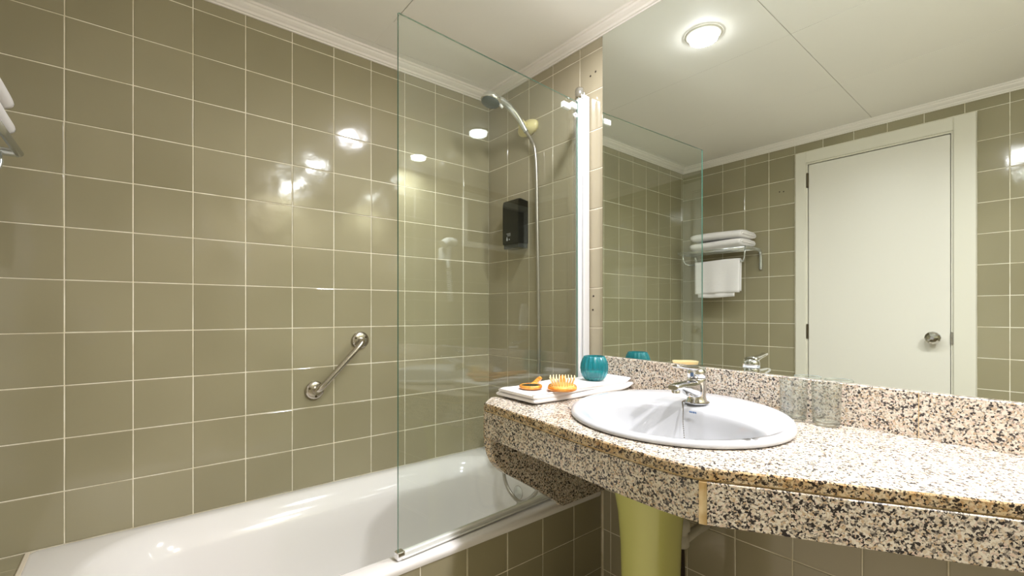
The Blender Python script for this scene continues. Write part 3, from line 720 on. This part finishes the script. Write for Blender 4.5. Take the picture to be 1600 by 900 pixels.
def shelf_towel(z, seed, lab, dx=0, dv=0):
    t = empty('folded_towel', (DO+.035+dx, 1.270+dv, z)); tag(t, lab, 'towel', 'folded towels on the rack')
    rnd = random.Random(seed); mb = MB(); nx = 22
    # a thick fold rolled at the front, thinner towards the wall, loose inner layer showing at the end
    for k, (hh, dx_, y0, y1) in enumerate(((.0265, 0, 0, .335), (.009, -.004, -.006, .30))):
        sec = []
        for i in range(nx+1):
            y = y0+(y1-y0)*i/nx; e_ = .82+.18*min(1, min(i, nx-i)/1.2); lp = []
            for j in range(32):
                a = 2*PI*j/32; c, s_ = math.cos(a), math.sin(a)
                xx = .108+dx_+.108*math.copysign(abs(c)**(.62 if c > 0 else .3), c)*(1 if k == 0 else .9)
                tt = hh*(.82+.18*min(1, xx/.17))
                zz = .0285+tt*math.copysign(abs(s_)**.75, s_)*e_+.003*math.sin(y*12+seed)+.0012*math.sin(xx*60+seed)
                lp.append((xx, y+.002*math.sin(xx*40+k), zz))
            sec.append(lp)
        mb.loft(sec, smooth=True, cap0=True, cap1=True)
    mb.build('towel_layers', M['towel'], t)
shelf_towel(H+.415, 1, 'lower folded white towel lying on the chrome rack', .002, .003)
shelf_towel(H+.472, 5, 'upper folded white towel on top of the stack on the chrome rack')
ht = empty('hanging_towel', (-.3, 1.455, H+.332)); tag(ht, 'white hand towel hanging folded over the lower bar of the rack', 'towel')
def drape(w0, w1, zf, zb_, off, r, seed):
    pr = []; 
    for k in range(12): pr.append((r+.001, -zb_+(zb_)*k/12) if False else (-r-off, -zb_*(1-k/12)))
    for k in range(9): a = PI-PI*k/8; pr.append(((r+off)*math.cos(a), (r+off)*math.sin(a)))
    for k in range(1, 15): pr.append((r+off, -zf*k/14))
    outer, inner = [], []
    nw = 24; rows = []
    for i, (x, z) in enumerate(pr):
        rows.append([(x+.004*math.sin(7*j/nw*2+seed)*min(1, abs(z)/.1)*(1 if x > 0 else -1)*.7, w0+(w1-w0)*j/nw+.006*abs(z)/.2*math.sin(seed+3*j/nw), z+.003*math.sin(j/nw*5+seed)) for j in range(nw+1)])
    th_ = .0045; lo2 = []
    for i, row in enumerate(rows):
        x, z = pr[i]; l2 = []
        nrm = Vector((x, 0, max(z, 0))).normalized()
        lo2.append([(p[0]-nrm.x*th_, p[1], p[2]-nrm.z*th_) for p in row])
    secs = [rows[i]+lo2[i][::-1] for i in range(len(rows))]
    return MB().loft(secs, smooth=True, cap0=True, cap1=True)
drape(-.15, .15, .205, .195, .007, .007, .3).build('outer_layer', M['towel'], ht)
drape(-.122, .138, .232, .15, .001, .008, 1.7).build('inner_layer', M['towel'], ht)

# ------------------------------------------------------------------ hair dryer and hand towel on the near wall (reflected in the screen)
hd_ = empty('hair_dryer', (.64, DN+.003, H+.40)); tag(hd_, 'white wall hung hair dryer with coiled cord, reflected in the screen', 'hair dryer')
MB().rbox(-.045, .045, 0, .05, -.01, .09, .008).build('wall_holder', M['white_plastic'], hd_)
MB().tube(smoothpath([(-.05, .085, .13), (-.02, .085, .135), (.02, .085, .13), (.06, .085, .105)]), [.022, .034, .036, .03]+[.03]*0 if False else .032, 18).build('barrel', M['white_plastic'], hd_)
MB().tube(smoothpath([(.0, .08, .11), (.0, .075, .05), (.0, .07, -.03), (-.004, .07, -.06)]), .017, 14).build('handle', M['white_plastic'], hd_)
coil = []
for k in range(260):
    t = k/259; a = t*2*PI*16; coil.append((-.02+.02*math.cos(a)-.02*t, .05+.016*math.sin(a), -.06-.26*t))
MB().tube(coil, .0032, 6).build('coiled_cord', M['white_plastic'], hd_)
hn = empty('hand_towel', (-.27, DN+.005, H+.08)); tag(hn, 'white hand towel hanging from a hook on the wall opposite the bath', 'towel')
MB().tube([(0, 0, .0), (0, .03, 0), (0, .035, .012)], .006, 10).build('hook', M['chrome'], hn)
rows = []
for k in range(12):
    z = .0-.24*k/11; w = .025+.03*min(1, k/3)
    rows.append([(w*(2*j/16-1), .018+.010*math.cos(j*1.2+.2*k), z) for j in range(17)]+[(w*(2*j/16-1), .010+.010*math.cos(j*1.2+.2*k), z) for j in range(16, -1, -1)])
MB().loft(rows, smooth=True, cap0=True, cap1=True).build('cloth', M['towel'], hn)

# ------------------------------------------------------------------ old screw holes in the tiles
for w_, y, z, ax in ((wr, 1.150, H+.905, -1), (wr, 1.125, H+.912, -1), (wr, 1.135, H+.062, -1), (wr, 1.138, H+.06-.05, -1), (wb, 1.142, H+.765, 1), (wb, 1.118, H+.762, 1)):
    u = DR-.0024 if ax < 0 else DO+.0024
    c = MB().lathe([(.0038, 0), (.003, .0006), (.0005, .0003)], (u, y, z), 12, axis=(ax, 0, 0), cap0=True).build('screw_hole', M['dark_gap'], w_)
